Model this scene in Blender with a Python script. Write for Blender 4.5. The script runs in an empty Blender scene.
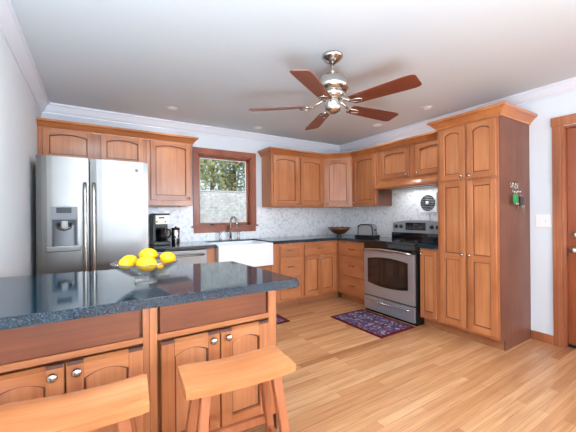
import bpy, bmesh, math, random
from mathutils import Vector, Matrix
random.seed(7)
PI = math.pi
scn = bpy.context.scene
COL = scn.collection
H = 2.4464          # ceiling height
LX = -4.14          # left wall; right wall is x = 0, window wall is y = 0
FY = -10.0           # wall behind the camera

# ------------------------------------------------------------------ camera
yaw, pitch, roll, fpx = math.radians(32.1554), 0.0, math.radians(-0.501), 309.48
fw = Vector((math.sin(yaw), math.cos(yaw), 0)); rt = Vector((math.cos(yaw), -math.sin(yaw), 0)); up = rt.cross(fw)
r2 = rt * math.cos(roll) + up * math.sin(roll); u2 = up * math.cos(roll) - rt * math.sin(roll)
cam = bpy.data.cameras.new('camera'); camo = bpy.data.objects.new('camera', cam); COL.objects.link(camo)
camo.matrix_world = Matrix(((r2.x, u2.x, -fw.x, -3.6865), (r2.y, u2.y, -fw.y, -4.123), (r2.z, u2.z, -fw.z, 1.2456), (0, 0, 0, 1)))
cam.sensor_width = 36; cam.lens = fpx / 576 * 36; cam.shift_y = -0.66 / 576; cam.clip_start = 0.02
scn.camera = camo

# ------------------------------------------------------------------ world, light, exposure
w = bpy.data.worlds.new('world'); scn.world = w; w.use_nodes = True
wn = w.node_tree.nodes; wl = w.node_tree.links
sky = wn.new('ShaderNodeTexSky'); sky.sky_type = 'NISHITA'; sky.sun_disc = False
sky.sun_elevation = math.radians(40); sky.sun_rotation = math.radians(200); sky.dust_density = 3; sky.air_density = 1
bg = wn['Background']; bg.inputs['Strength'].default_value = 0.17
wl.new(sky.outputs[0], bg.inputs['Color'])

def area(name, loc, rot, sx, sy, power, color):
    l = bpy.data.lights.new(name, 'AREA'); l.shape = 'RECTANGLE'; l.size = sx; l.size_y = sy; l.energy = power; l.color = color
    o = bpy.data.objects.new(name, l); COL.objects.link(o); o.location = loc; o.rotation_euler = rot
    return o
# daylight from unseen windows behind the camera, then two added fill lights
area('daylight_window_wall', (-1.0, FY + 0.06, 1.92), (PI / 2, 0, 0), 6.0, 1.0, 160, (0.76, 0.87, 1.0))
area('left_wall_fill', (3.9, -7.0, 1.25), (PI / 2, 0, PI / 2), 4.2, 2.1, 265, (0.74, 0.87, 1.0))  # unseen fill added to brighten the left wall; no door is built there
area('right_wall_fill', (LX + 0.06, -5.9, 1.45), (PI / 2, 0, -PI / 2), 2.0, 1.5, 14, (0.76, 0.89, 1.0))  # fill added for the cabinets on the right; the wall here is solid
# added fill behind the camera, like a flash bounced off the ceiling
area('ceiling_bounce_fill', (-3.6, -4.6, 0.6), (PI, 0, 0), 0.9, 0.9, 76, (0.74, 0.88, 1.0))
# ceiling lamps over the peninsula and the room behind it
for i, (x, y, p_) in enumerate([(-3.7, -2.85, 10), (-2.7, -3.3, 9)]):
    o_ = area('ceiling_lamp', (x, y, H - 0.02), (0, 0, 0), 0.45, 0.45, p_, (0.80, 0.92, 1.0)); o_.data.shape = 'DISK'
# daylight through the kitchen window
area('daylight_sink_window', (-2.12, 1.7, 3.3), (-math.radians(48), 0, 0), 2.0, 1.2, 200, (0.84, 0.92, 1.0))
scn.view_settings.view_transform = 'Standard'; scn.view_settings.look = 'None'
scn.view_settings.exposure = 0.86; scn.view_settings.gamma = 1.0
scn.view_settings.use_curve_mapping = False
scn.cycles.max_bounces = 10; scn.cycles.diffuse_bounces = 6; scn.cycles.glossy_bounces = 5
scn.cycles.transparent_max_bounces = 12; scn.cycles.caustics_reflective = False; scn.cycles.caustics_refractive = False
scn.cycles.use_denoising = True; scn.cycles.sample_clamp_indirect = 4

# ------------------------------------------------------------------ materials
def lin(c):
    return tuple(((x / 255) / 12.92 if x / 255 <= 0.04045 else ((x / 255 + 0.055) / 1.055) ** 2.4) for x in c) + (1,)
def mat(name, rgb, rough=0.5, metal=0.0, coat=0.0, bump=0, bscale=60, spec=0.5):
    m = bpy.data.materials.new(name); m.use_nodes = True
    n = m.node_tree.nodes; b = n['Principled BSDF']
    b.inputs['Base Color'].default_value = lin(rgb); b.inputs['Roughness'].default_value = rough
    b.inputs['Metallic'].default_value = metal; b.inputs['Coat Weight'].default_value = coat
    b.inputs['Specular IOR Level'].default_value = spec
    if bump:
        L = m.node_tree.links
        tc = n.new('ShaderNodeTexCoord'); nz = n.new('ShaderNodeTexNoise'); nz.inputs['Scale'].default_value = bscale
        bp = n.new('ShaderNodeBump'); bp.inputs['Strength'].default_value = bump; bp.inputs['Distance'].default_value = 0.003
        L.new(tc.outputs['Object'], nz.inputs['Vector']); L.new(nz.outputs['Fac'], bp.inputs['Height']); L.new(bp.outputs[0], b.inputs['Normal'])
    return m
def ramp(n, stops):
    r = n.new('ShaderNodeValToRGB'); e = r.color_ramp.elements
    while len(e) < len(stops): e.new(0.5)
    for i, (p, c) in enumerate(stops): e[i].position = p; e[i].color = lin(c) if len(c) == 3 else c
    return r
def wood(name, dark, mid, light, axis='z', rough=0.34, coat=0.3, grain=1.0, strips=0):
    m = bpy.data.materials.new(name); m.use_nodes = True
    n = m.node_tree.nodes; L = m.node_tree.links; b = n['Principled BSDF']
    tc = n.new('ShaderNodeTexCoord'); oi = n.new('ShaderNodeObjectInfo')
    add = n.new('ShaderNodeVectorMath'); add.operation = 'ADD'
    mul = n.new('ShaderNodeMath'); mul.operation = 'MULTIPLY'; mul.inputs[1].default_value = 37.0
    L.new(oi.outputs['Random'], mul.inputs[0]); L.new(tc.outputs['Object'], add.inputs[0]); L.new(mul.outputs[0], add.inputs[1])
    def stretched(a, bq, det, dist):
        mp = n.new('ShaderNodeMapping'); s = [a, a, a]; s['xyz'.index(axis)] = bq; mp.inputs['Scale'].default_value = s
        nz = n.new('ShaderNodeTexNoise'); nz.inputs['Scale'].default_value = 1; nz.inputs['Detail'].default_value = det; nz.inputs['Distortion'].default_value = dist
        L.new(add.outputs[0], mp.inputs['Vector']); L.new(mp.outputs[0], nz.inputs['Vector']); return nz
    n1 = stretched(9, 1.0, 3, 0.6); n2 = stretched(70, 2.2, 4, 0.2); n3 = stretched(3, 2.4, 2, 0.0)
    mx = n.new('ShaderNodeMix'); mx.inputs['Factor'].default_value = 0.42 * grain
    L.new(n1.outputs['Fac'], mx.inputs['A']); L.new(n2.outputs['Fac'], mx.inputs['B'])
    mx2 = n.new('ShaderNodeMix'); mx2.inputs['Factor'].default_value = 0.35
    L.new(mx.outputs['Result'], mx2.inputs['A']); L.new(n3.outputs['Fac'], mx2.inputs['B'])
    rp = ramp(n, [(0.28, dark), (0.5, mid), (0.72, light)])
    L.new(mx2.outputs['Result'], rp.inputs['Fac'])
    hs = n.new('ShaderNodeHueSaturation'); mr = n.new('ShaderNodeMapRange'); mr.inputs['To Min'].default_value = 0.93; mr.inputs['To Max'].default_value = 1.06
    L.new(oi.outputs['Random'], mr.inputs['Value']); L.new(mr.outputs[0], hs.inputs['Value']); L.new(rp.outputs['Color'], hs.inputs['Color'])
    L.new(hs.outputs['Color'], b.inputs['Base Color'])
    b.inputs['Roughness'].default_value = rough; b.inputs['Coat Weight'].default_value = coat; b.inputs['Coat Roughness'].default_value = 0.15
    return m
M = {}
M['wood'] = wood('honey_maple_upright', (136, 76, 44), (180, 111, 67), (204, 140, 92), 'z')
M['wood_x'] = wood('honey_maple_across', (136, 76, 44), (180, 111, 67), (204, 140, 92), 'x')
M['wood_y'] = wood('honey_maple_deep', (136, 76, 44), (180, 111, 67), (204, 140, 92), 'y')
M['panel_wood'] = wood('honey_maple_panel', (146, 84, 50), (188, 120, 75), (210, 148, 100), 'z')
M['lip_shade'] = wood('painted_lip_shadow', (74, 40, 26), (98, 55, 35), (118, 68, 44), 'z', rough=0.5, coat=0)  # dark tone painting in the shadow of the rail lip around door panels
M['end_grain'] = mat('dark_end_grain', (92, 58, 50), 0.6)
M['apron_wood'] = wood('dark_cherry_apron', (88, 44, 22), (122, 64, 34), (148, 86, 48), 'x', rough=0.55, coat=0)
M['crown_wood'] = wood('amber_maple_crown', (140, 78, 38), (176, 106, 58), (198, 130, 78), 'x', rough=0.32)
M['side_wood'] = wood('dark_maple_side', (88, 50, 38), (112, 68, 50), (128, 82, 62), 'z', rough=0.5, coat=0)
M['window_wood'] = wood('red_oak_window', (118, 58, 36), (152, 82, 54), (172, 102, 70), 'z', rough=0.45)
M['casing_wood'] = wood('red_oak_casing', (116, 60, 34), (160, 92, 56), (188, 122, 80), 'z', rough=0.45, grain=1.6)
M['door_wood'] = wood('reddish_door', (106, 48, 24), (142, 70, 36), (160, 88, 48), 'z', rough=0.35)
M['stool_wood'] = wood('stool_beech', (158, 88, 48), (202, 130, 82), (222, 158, 110), 'x', rough=0.28, coat=0.3)
M['stool_leg'] = wood('stool_leg_beech', (128, 68, 40), (164, 96, 60), (186, 120, 80), 'z', rough=0.35)
M['blade'] = wood('blade_cherry', (78, 34, 18), (106, 50, 29), (124, 64, 39), 'x', rough=0.4)
M['bowl_wood'] = wood('bowl_walnut', (66, 30, 18), (104, 54, 30), (130, 74, 44), 'x', rough=0.35)
M['wall'] = mat('wall_paint', (224, 232, 238), 0.75, bump=0.05, bscale=220)
M['wall_left'] = mat('wall_paint_warm', (224, 228, 230), 0.7, bump=0.05, bscale=220)
M['ceiling'] = mat('ceiling_paint', (211, 220, 226), 0.85, bump=0.08, bscale=160)
M['white_trim'] = mat('white_trim_paint', (228, 232, 240), 0.4)
M['steel'] = mat('stainless', (136, 134, 131), 0.26, 1.0)
M['steel_dark'] = mat('stainless_dark', (128, 126, 124), 0.3, 1.0)
M['chrome'] = mat('chrome', (216, 216, 218), 0.1, 1.0)
M['range_steel'] = mat('oven_stainless', (180, 182, 186), 0.32, 0.7)
M['nickel'] = mat('brushed_nickel', (196, 190, 182), 0.24, 1.0)
M['pull'] = mat('aged_nickel_pull', (120, 100, 82), 0.35, 1.0)
M['black'] = mat('black_plastic', (16, 16, 18), 0.35)
M['black_gloss'] = mat('black_enamel', (10, 11, 14), 0.08, coat=0.5)
M['oven_glass'] = mat('oven_glass', (32, 31, 31), 0.06, coat=0.6)
M['grey'] = mat('grey_plastic', (120, 122, 126), 0.4)
M['light_grey'] = mat('silver_grey_plastic', (118, 120, 123), 0.4, 0.4)
M['dark_grey'] = mat('dark_grey_plastic', (62, 64, 68), 0.45)
M['fireclay'] = mat('fireclay', (240, 243, 246), 0.15, coat=0.4)
M['cream'] = mat('cream_panel', (212, 204, 182), 0.35, 0.3)
M['white_plastic'] = mat('white_plastic', (250, 250, 250), 0.35)
M['lemon'] = mat('lemon_peel', (242, 182, 8), 0.38, bump=0.25, bscale=160)
M['green'] = mat('green_tag', (28, 150, 74), 0.4)
M['brass'] = mat('brass_key', (190, 160, 110), 0.3, 1.0)
M['leaf'] = mat('leaf', (150, 152, 96), 0.6)
M['leaf_b'] = mat('leaf_yellow', (204, 192, 124), 0.6)
M['bark'] = mat('bark', (84, 70, 58), 0.9, bump=0.4, bscale=30)
M['lawn'] = mat('lawn', (96, 120, 60), 0.95, bump=0.4, bscale=40)
M['dark_red'] = mat('dark_red_ball', (120, 46, 30), 0.4)
M['toe'] = wood('toe_kick', (130, 78, 46), (160, 102, 64), (180, 122, 80), 'x', rough=0.5, coat=0)

def m_steel_brushed():
    m = M['steel']; n = m.node_tree.nodes; L = m.node_tree.links; b = n['Principled BSDF']
    tc = n.new('ShaderNodeTexCoord'); mp = n.new('ShaderNodeMapping'); mp.inputs['Scale'].default_value = (260, 260, 1.5)
    nz = n.new('ShaderNodeTexNoise'); nz.inputs['Scale'].default_value = 1; nz.inputs['Detail'].default_value = 2
    L.new(tc.outputs['Object'], mp.inputs['Vector']); L.new(mp.outputs[0], nz.inputs['Vector'])
    mr = n.new('ShaderNodeMapRange'); mr.inputs['To Min'].default_value = 0.27; mr.inputs['To Max'].default_value = 0.32
    L.new(nz.outputs['Fac'], mr.inputs['Value']); L.new(mr.outputs[0], b.inputs['Roughness'])
m_steel_brushed()

def m_granite():
    m = bpy.data.materials.new('blue_granite'); m.use_nodes = True; n = m.node_tree.nodes; L = m.node_tree.links; b = n['Principled BSDF']
    tc = n.new('ShaderNodeTexCoord')
    v1 = n.new('ShaderNodeTexVoronoi'); v1.inputs['Scale'].default_value = 230
    v2 = n.new('ShaderNodeTexVoronoi'); v2.inputs['Scale'].default_value = 420
    nz = n.new('ShaderNodeTexNoise'); nz.inputs['Scale'].default_value = 18; nz.inputs['Detail'].default_value = 4
    for x in (v1, v2, nz): L.new(tc.outputs['Object'], x.inputs['Vector'])
    s = n.new('ShaderNodeSeparateColor'); L.new(v1.outputs['Color'], s.inputs[0])
    s2 = n.new('ShaderNodeSeparateColor'); L.new(v2.outputs['Color'], s2.inputs[0])
    r1 = ramp(n, [(0.0, (6, 14, 22)), (0.45, (12, 30, 44)), (0.75, (24, 52, 70)), (0.94, (58, 92, 108)), (1.0, (110, 138, 150))])
    r1.color_ramp.interpolation = 'CONSTANT'
    L.new(s.outputs[0], r1.inputs['Fac'])
    r2_ = ramp(n, [(0.0, (6, 12, 20)), (0.6, (18, 40, 56)), (1.0, (66, 98, 114))]); L.new(s2.outputs[1], r2_.inputs['Fac'])
    mx = n.new('ShaderNodeMix'); mx.data_type = 'RGBA'; L.new(nz.outputs['Fac'], mx.inputs['Factor'])
    L.new(r1.outputs['Color'], mx.inputs['A']); L.new(r2_.outputs['Color'], mx.inputs['B'])
    L.new(mx.outputs['Result'], b.inputs['Base Color'])
    b.inputs['Roughness'].default_value = 0.06; b.inputs['IOR'].default_value = 1.6
    return m
M['granite'] = m_granite()

def m_floor():
    m = bpy.data.materials.new('oak_strip_floor'); m.use_nodes = True; n = m.node_tree.nodes; L = m.node_tree.links; b = n['Principled BSDF']
    tc = n.new('ShaderNodeTexCoord')
    br = n.new('ShaderNodeTexBrick'); br.offset = 0.37; br.offset_frequency = 2; br.squash = 1.0
    br.inputs['Scale'].default_value = 1.0; br.inputs['Brick Width'].default_value = 0.95; br.inputs['Row Height'].default_value = 0.06
    br.inputs['Mortar Size'].default_value = 0.0009; br.inputs['Mortar Smooth'].default_value = 0.2; br.inputs['Bias'].default_value = 0.0
    br.inputs['Color1'].default_value = (0, 0, 0, 1); br.inputs['Color2'].default_value = (1, 1, 1, 1); br.inputs['Mortar'].default_value = (0.3, 0.3, 0.3, 1)
    L.new(tc.outputs['Object'], br.inputs['Vector'])
    rp = ramp(n, [(0.0, (172, 114, 72)), (0.12, (196, 140, 94)), (0.55, (207, 152, 106)), (1.0, (218, 168, 122))]); L.new(br.outputs['Color'], rp.inputs['Fac'])
    mp = n.new('ShaderNodeMapping'); mp.inputs['Scale'].default_value = (2.2, 45, 1); nz = n.new('ShaderNodeTexNoise'); nz.inputs['Scale'].default_value = 1; nz.inputs['Detail'].default_value = 5; nz.inputs['Distortion'].default_value = 0.5
    L.new(tc.outputs['Object'], mp.inputs['Vector']); L.new(mp.outputs[0], nz.inputs['Vector'])
    rp2 = ramp(n, [(0.3, (212, 196, 182)), (0.65, (255, 255, 255))]); L.new(nz.outputs['Fac'], rp2.inputs['Fac'])
    mx = n.new('ShaderNodeMix'); mx.data_type = 'RGBA'; mx.blend_type = 'MULTIPLY'; mx.inputs['Factor'].default_value = 0.75
    L.new(rp.outputs['Color'], mx.inputs['A']); L.new(rp2.outputs['Color'], mx.inputs['B'])
    mo = n.new('ShaderNodeMix'); mo.data_type = 'RGBA'; L.new(br.outputs['Fac'], mo.inputs['Factor']); L.new(mx.outputs['Result'], mo.inputs['A']); mo.inputs['B'].default_value = lin((120, 78, 48))
    L.new(mo.outputs['Result'], b.inputs['Base Color'])
    b.inputs['Roughness'].default_value = 0.34; b.inputs['Coat Weight'].default_value = 0.1; b.inputs['Coat Roughness'].default_value = 0.2
    return m
M['floor'] = m_floor()

def m_tin():
    m = bpy.data.materials.new('pressed_tin_tile'); m.use_nodes = True; n = m.node_tree.nodes; L = m.node_tree.links; b = n['Principled BSDF']
    tc = n.new('ShaderNodeTexCoord')
    v = n.new('ShaderNodeTexVoronoi'); v.feature = 'SMOOTH_F1'; v.inputs['Scale'].default_value = 30; v.inputs['Randomness'].default_value = 0.8
    nz = n.new('ShaderNodeTexNoise'); nz.inputs['Scale'].default_value = 60; nz.inputs['Detail'].default_value = 3; nz.inputs['Distortion'].default_value = 1.5
    for q in (v, nz): L.new(tc.outputs['Object'], q.inputs['Vector'])
    mx = n.new('ShaderNodeMix'); mx.inputs['Factor'].default_value = 0.45
    L.new(v.outputs['Distance'], mx.inputs['A']); L.new(nz.outputs['Fac'], mx.inputs['B'])
    rp = ramp(n, [(0.25, (250, 250, 250)), (0.48, (244, 246, 247)), (0.64, (206, 213, 222))]); L.new(mx.outputs['Result'], rp.inputs['Fac']); L.new(rp.outputs['Color'], b.inputs['Base Color'])
    bp = n.new('ShaderNodeBump'); bp.inputs['Strength'].default_value = 0.6; bp.inputs['Distance'].default_value = 0.006
    L.new(mx.outputs['Result'], bp.inputs['Height']); L.new(bp.outputs[0], b.inputs['Normal'])
    b.inputs['Roughness'].default_value = 0.35; b.inputs['Metallic'].default_value = 0.1
    return m
M['tin'] = m_tin()

def m_rug():
    m = bpy.data.materials.new('persian_rug_pile'); m.use_nodes = True; n = m.node_tree.nodes; L = m.node_tree.links; b = n['Principled BSDF']
    tc = n.new('ShaderNodeTexCoord')
    v = n.new('ShaderNodeTexVoronoi'); v.inputs['Scale'].default_value = 38; v.inputs['Randomness'].default_value = 0.75
    v2 = n.new('ShaderNodeTexVoronoi'); v2.inputs['Scale'].default_value = 60
    L.new(tc.outputs['Object'], v.inputs['Vector']); L.new(tc.outputs['Object'], v2.inputs['Vector'])
    s = n.new('ShaderNodeSeparateColor'); L.new(v.outputs['Color'], s.inputs[0])
    r1 = ramp(n, [(0.0, (60, 52, 84)), (0.28, (104, 40, 52)), (0.46, (80, 76, 112)), (0.62, (134, 128, 150)), (0.8, (116, 62, 72)), (0.9, (188, 182, 184))]); r1.color_ramp.interpolation = 'CONSTANT'
    L.new(s.outputs[0], r1.inputs['Fac'])
    s2 = n.new('ShaderNodeSeparateColor'); L.new(v2.outputs['Color'], s2.inputs[0])
    r3 = ramp(n, [(0.0, (60, 50, 84)), (0.4, (116, 64, 76)), (0.66, (112, 106, 136))]); r3.color_ramp.interpolation = 'CONSTANT'; L.new(s2.outputs[1], r3.inputs['Fac'])
    mx = n.new('ShaderNodeMix'); mx.data_type = 'RGBA'; mx.inputs['Factor'].default_value = 0.4
    L.new(r1.outputs['Color'], mx.inputs['A']); L.new(r3.outputs['Color'], mx.inputs['B']); L.new(mx.outputs['Result'], b.inputs['Base Color'])
    b.inputs['Roughness'].default_value = 0.95; b.inputs['Specular IOR Level'].default_value = 0.1
    return m
M['rug'] = m_rug()
M['rug_border'] = mat('rug_border_pile', (98, 26, 36), 0.95, spec=0.1, bump=0.4, bscale=300)

def m_glass(name, tint, refl):
    m = bpy.data.materials.new(name); m.use_nodes = True; n = m.node_tree.nodes; L = m.node_tree.links; n.remove(n['Principled BSDF'])
    t = n.new('ShaderNodeBsdfTransparent'); t.inputs['Color'].default_value = tint
    g = n.new('ShaderNodeBsdfGlossy'); g.inputs['Roughness'].default_value = 0.03
    lw = n.new('ShaderNodeLayerWeight'); lw.inputs['Blend'].default_value = refl
    mx = n.new('ShaderNodeMixShader'); L.new(lw.outputs['Facing'], mx.inputs['Fac']); L.new(t.outputs[0], mx.inputs[1]); L.new(g.outputs[0], mx.inputs[2])
    L.new(mx.outputs[0], n['Material Output'].inputs['Surface'])
    return m
M['glass'] = m_glass('window_glass', (0.93, 0.95, 0.95, 1), 0.1)
M['bowl_glass'] = m_glass('bowl_glass', (0.95, 0.965, 0.97, 1), 0.2)
M['carafe_glass'] = m_glass('carafe_glass', (0.3, 0.28, 0.28, 1), 0.3)
def m_shade():
    m = bpy.data.materials.new('shade_fabric'); m.use_nodes = True; n = m.node_tree.nodes; L = m.node_tree.links; n.remove(n['Principled BSDF'])
    tc = n.new('ShaderNodeTexCoord'); v = n.new('ShaderNodeTexNoise'); v.inputs['Scale'].default_value = 26; v.inputs['Detail'].default_value = 3
    L.new(tc.outputs['Object'], v.inputs['Vector'])
    rp = ramp(n, [(0.3, (168, 166, 160)), (0.7, (208, 206, 202))]); L.new(v.outputs['Fac'], rp.inputs['Fac'])
    d = n.new('ShaderNodeBsdfDiffuse'); t = n.new('ShaderNodeBsdfTranslucent'); L.new(rp.outputs[0], d.inputs[0]); L.new(rp.outputs[0], t.inputs[0])
    mx = n.new('ShaderNodeMixShader'); mx.inputs[0].default_value = 0.35; L.new(d.outputs[0], mx.inputs[1]); L.new(t.outputs[0], mx.inputs[2])
    L.new(mx.outputs[0], n['Material Output'].inputs['Surface']); return m
M['shade'] = m_shade()

# ------------------------------------------------------------------ mesh builder
class Frame:
    """local axes: a to the right along a face, b up, c out of the face"""
    def __init__(s, o, u, wv): s.o = Vector(o); s.u = Vector(u).normalized(); s.w = Vector(wv).normalized(); s.z = Vector((0, 0, 1))
    def __call__(s, a, b, c=0): return s.o + s.u * a + s.z * b + s.w * c
ID = lambda a, b, c=0: Vector((a, b, c))
class MB:
    def __init__(s): s.bm = bmesh.new(); s.smooth = []
    def slot(s, i):
        ly = s.bm.faces.layers.int.get('done') or s.bm.faces.layers.int.new('done')
        for f in s.bm.faces:
            if not f[ly]: f.material_index = i; f[ly] = 1
        return s
    def faces(s, pts, faces, smooth=False):
        vs = [s.bm.verts.new(p) for p in pts]; out = []
        for f in faces:
            try: q = s.bm.faces.new([vs[i] for i in f]); q.smooth = smooth; out.append(q)
            except ValueError: pass
        return vs, out
    def box(s, x0, x1, y0, y1, z0, z1, bev=0.0, T=ID, seg=2):
        P = [T(x, y, z) for x in (x0, x1) for y in (y0, y1) for z in (z0, z1)]
        vs, fs = s.faces(P, [(0, 1, 3, 2), (4, 6, 7, 5), (0, 4, 5, 1), (2, 3, 7, 6), (0, 2, 6, 4), (1, 5, 7, 3)])
        bmesh.ops.recalc_face_normals(s.bm, faces=fs)
        if bev:
            es = list({e for f in fs for e in f.edges}); bmesh.ops.bevel(s.bm, geom=es, offset=bev, segments=seg, affect='EDGES', profile=0.6)
        return s
    def prism(s, poly, c0, c1, T=ID, bev=0.0):
        """poly in (a, b), pushed out along c"""
        n = len(poly); P = [T(a, b, c0) for a, b in poly] + [T(a, b, c1) for a, b in poly]
        F = [tuple(range(n)), tuple(range(2 * n - 1, n - 1, -1))] + [(i, (i + 1) % n, n + (i + 1) % n, n + i) for i in range(n)]
        vs, fs = s.faces(P, F); bmesh.ops.recalc_face_normals(s.bm, faces=fs)
        if bev:
            es = list({e for f in fs[:2] for e in f.edges}); bmesh.ops.bevel(s.bm, geom=es, offset=bev, segments=2, affect='EDGES')
        return s
    def rings(s, rings, close=True, cap=True, smooth=True):
        n = len(rings[0]); P = [p for r in rings for p in r]; F = []
        for i in range(len(rings) - 1):
            for j in range(n if close else n - 1):
                k = (j + 1) % n; F.append((i * n + j, i * n + k, (i + 1) * n + k, (i + 1) * n + j))
        vs, fs = s.faces(P, F, smooth)
        if cap:
            for idx in (list(range(n))[::-1], list(range((len(rings) - 1) * n, len(rings) * n))):
                try: fs.append(s.bm.faces.new([vs[i] for i in idx]))
                except ValueError: pass
        bmesh.ops.recalc_face_normals(s.bm, faces=fs)
        return s
    def tube(s, pts, r, seg=10, cap=True):
        pts = [Vector(p) for p in pts]; R = r if isinstance(r, (list, tuple)) else [r] * len(pts); rings = []; prev = None
        for i, p in enumerate(pts):
            d = (pts[min(i + 1, len(pts) - 1)] - pts[max(i - 1, 0)]).normalized()
            if prev is None: x = d.orthogonal().normalized()
            else: x = (prev - d * prev.dot(d)).normalized()
            prev = x; y = d.cross(x)
            rings.append([p + (x * math.cos(t) + y * math.sin(t)) * R[i] for t in [2 * PI * k / seg for k in range(seg)]])
        return s.rings(rings, cap=cap)
    def lathe(s, prof, o=(0, 0, 0), axis=(0, 0, 1), seg=24, cap=True):
        o = Vector(o); ax = Vector(axis).normalized(); x = ax.orthogonal().normalized(); y = ax.cross(x)
        rings = [[o + ax * h + (x * math.cos(t) + y * math.sin(t)) * max(r, 1e-4) for t in [2 * PI * k / seg for k in range(seg)]] for r, h in prof]
        return s.rings(rings, cap=cap)
    def bar(s, p0, p1, wx, wy, wx1=None, wy1=None, hint=(0, 1, 0), bev=0.0):
        """square bar from p0 to p1"""
        p0, p1 = Vector(p0), Vector(p1); d = (p1 - p0).normalized(); y = (Vector(hint) - d * Vector(hint).dot(d)).normalized(); x = y.cross(d)
        wx1 = wx if wx1 is None else wx1; wy1 = wy if wy1 is None else wy1
        q = lambda p, a, b: [p + x * sx * a / 2 + y * sy * b / 2 for sx, sy in ((-1, -1), (1, -1), (1, 1), (-1, 1))]
        P = q(p0, wx, wy) + q(p1, wx1, wy1)
        vs, fs = s.faces(P, [(3, 2, 1, 0), (4, 5, 6, 7), (0, 1, 5, 4), (1, 2, 6, 5), (2, 3, 7, 6), (3, 0, 4, 7)])
        bmesh.ops.recalc_face_normals(s.bm, faces=fs)
        if bev: bmesh.ops.bevel(s.bm, geom=list({e for f in fs for e in f.edges}), offset=bev, segments=2, affect='EDGES')
        return s
    def sweep(s, path, prof):
        """profile (out, z) along a plan path; out is to the right of travel"""
        P = [Vector((x, y)) for x, y in path]; rings = []
        for i, p in enumerate(P):
            nr = []
            if i > 0: d = (p - P[i - 1]).normalized(); nr.append(Vector((d.y, -d.x)))
            if i < len(P) - 1: d = (P[i + 1] - p).normalized(); nr.append(Vector((d.y, -d.x)))
            if len(nr) == 2: mvec = (nr[0] + nr[1]); mvec = mvec / (mvec.dot(nr[0]))
            else: mvec = nr[0]
            rings.append([Vector((p.x + mvec.x * o, p.y + mvec.y * o, z)) for o, z in prof])
        return s.rings(rings, smooth=False)
    def build(s, name, m, parent=None, loc=None):
        """ONE mesh object; its points are given in the parent's space unless the parent is a world-built Empty"""
        me = bpy.data.meshes.new(name)
        off = Vector((0, 0, 0))
        q = parent
        while q is not None and q.parent is not None: q = q.parent
        if q is not None and q.get('_w') : off = q.location.copy()
        if loc is not None: off = Vector(loc)
        if off.length: bmesh.ops.translate(s.bm, verts=s.bm.verts, vec=-off)
        ly = s.bm.faces.layers.int.get('done')
        if ly: s.bm.faces.layers.int.remove(ly)
        s.bm.to_mesh(me); s.bm.free()
        o = bpy.data.objects.new(name, me); COL.objects.link(o)
        for x in (m if isinstance(m, (list, tuple)) else [m]): me.materials.append(x)
        if parent is not None: o.parent = parent
        elif loc is not None: o.location = loc
        return o
def tag(o, label=None, cat=None, group=None, kind=None):
    if label: o['label'] = label
    if cat: o['category'] = cat
    if group: o['group'] = group
    if kind: o['kind'] = kind
    return o
roots = []
def thing(name, loc, label, cat, group=None, world=True, rotz=0.0):
    """an Empty at the thing's base; world=True: its parts are given in world coordinates"""
    o = bpy.data.objects.new(name, None); COL.objects.link(o); o.empty_display_size = 0.1
    o.location = loc; o.rotation_euler = (0, 0, rotz)
    if world: o['_w'] = 1
    roots.append(o)
    return tag(o, label, cat, group)
def copy_tree(o, parent=None):
    c = o.copy(); COL.objects.link(c)
    if parent is not None: c.parent = parent
    for ch in list(o.children): copy_tree(ch, c)
    return c

# ------------------------------------------------------------------ the setting
def struct(name, mb, m, parent=None): return tag(mb.build(name, m, parent), kind='structure')
struct('floor', MB().box(LX - 0.15, 4.15, FY - 0.15, 0.15, -0.1, 0), M['floor'])
struct('ceiling', MB().box(LX - 0.15, 4.15, FY - 0.15, 0.15, H, H + 0.1), M['ceiling'])
WX0, WX1, WZ0, WZ1 = -2.505, -1.728, 1.115, 2.08        # kitchen window opening
b = MB(); b.box(LX - 0.15, WX0, 0, 0.15, 0, H).box(WX1, 0.15, 0, 0.15, 0, H).box(WX0, WX1, 0, 0.15, 0, WZ0).box(WX0, WX1, 0, 0.15, WZ1, H)
struct('wall_back', b, M['wall'])
struct('wall_left', MB().box(LX - 0.15, LX, FY, 0, 0, H), M['wall_left'])
DY0, DY1, DZ = -3.05, -3.93, 2.05                      # door opening
b = MB(); b.box(0, 0.15, DY0, 0, 0, H).box(0, 0.15, -4.3, DY1, 0, H).box(0, 0.15, DY1, DY0, DZ, H)
struct('wall_right', b, M['wall'])
struct('wall_side', MB().box(4.0, 4.15, FY, -4.3, 0, H), M['wall'])
struct('wall_dining', MB().box(0.15, 4.15, -4.3, -4.15, 0, H), M['wall'])
struct('wall_front', MB().box(LX - 0.15, 4.15, FY - 0.15, FY, 0, H), M['wall'])
cp = [(0, H - .105), (.012, H - .105), (.014, H - .09), (.03, H - .075), (.05, H - .04), (.06, H - .022), (.075, H - .02), (.075, H - .0005), (0, H - .0005)]
struct('trim_1', MB().sweep([(LX, FY), (LX, 0), (0, 0), (0, -4.3)], cp), M['white_trim'])
struct('baseboard_right', MB().box(-0.016, 0, -2.9795, -2.797, 0, 0.085, 0.004), M['casing_wood'])
struct('baseboard_left', MB().box(LX, LX + 0.014, FY, -2.8, 0, 0.085, 0.004), M['casing_wood'])

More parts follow.
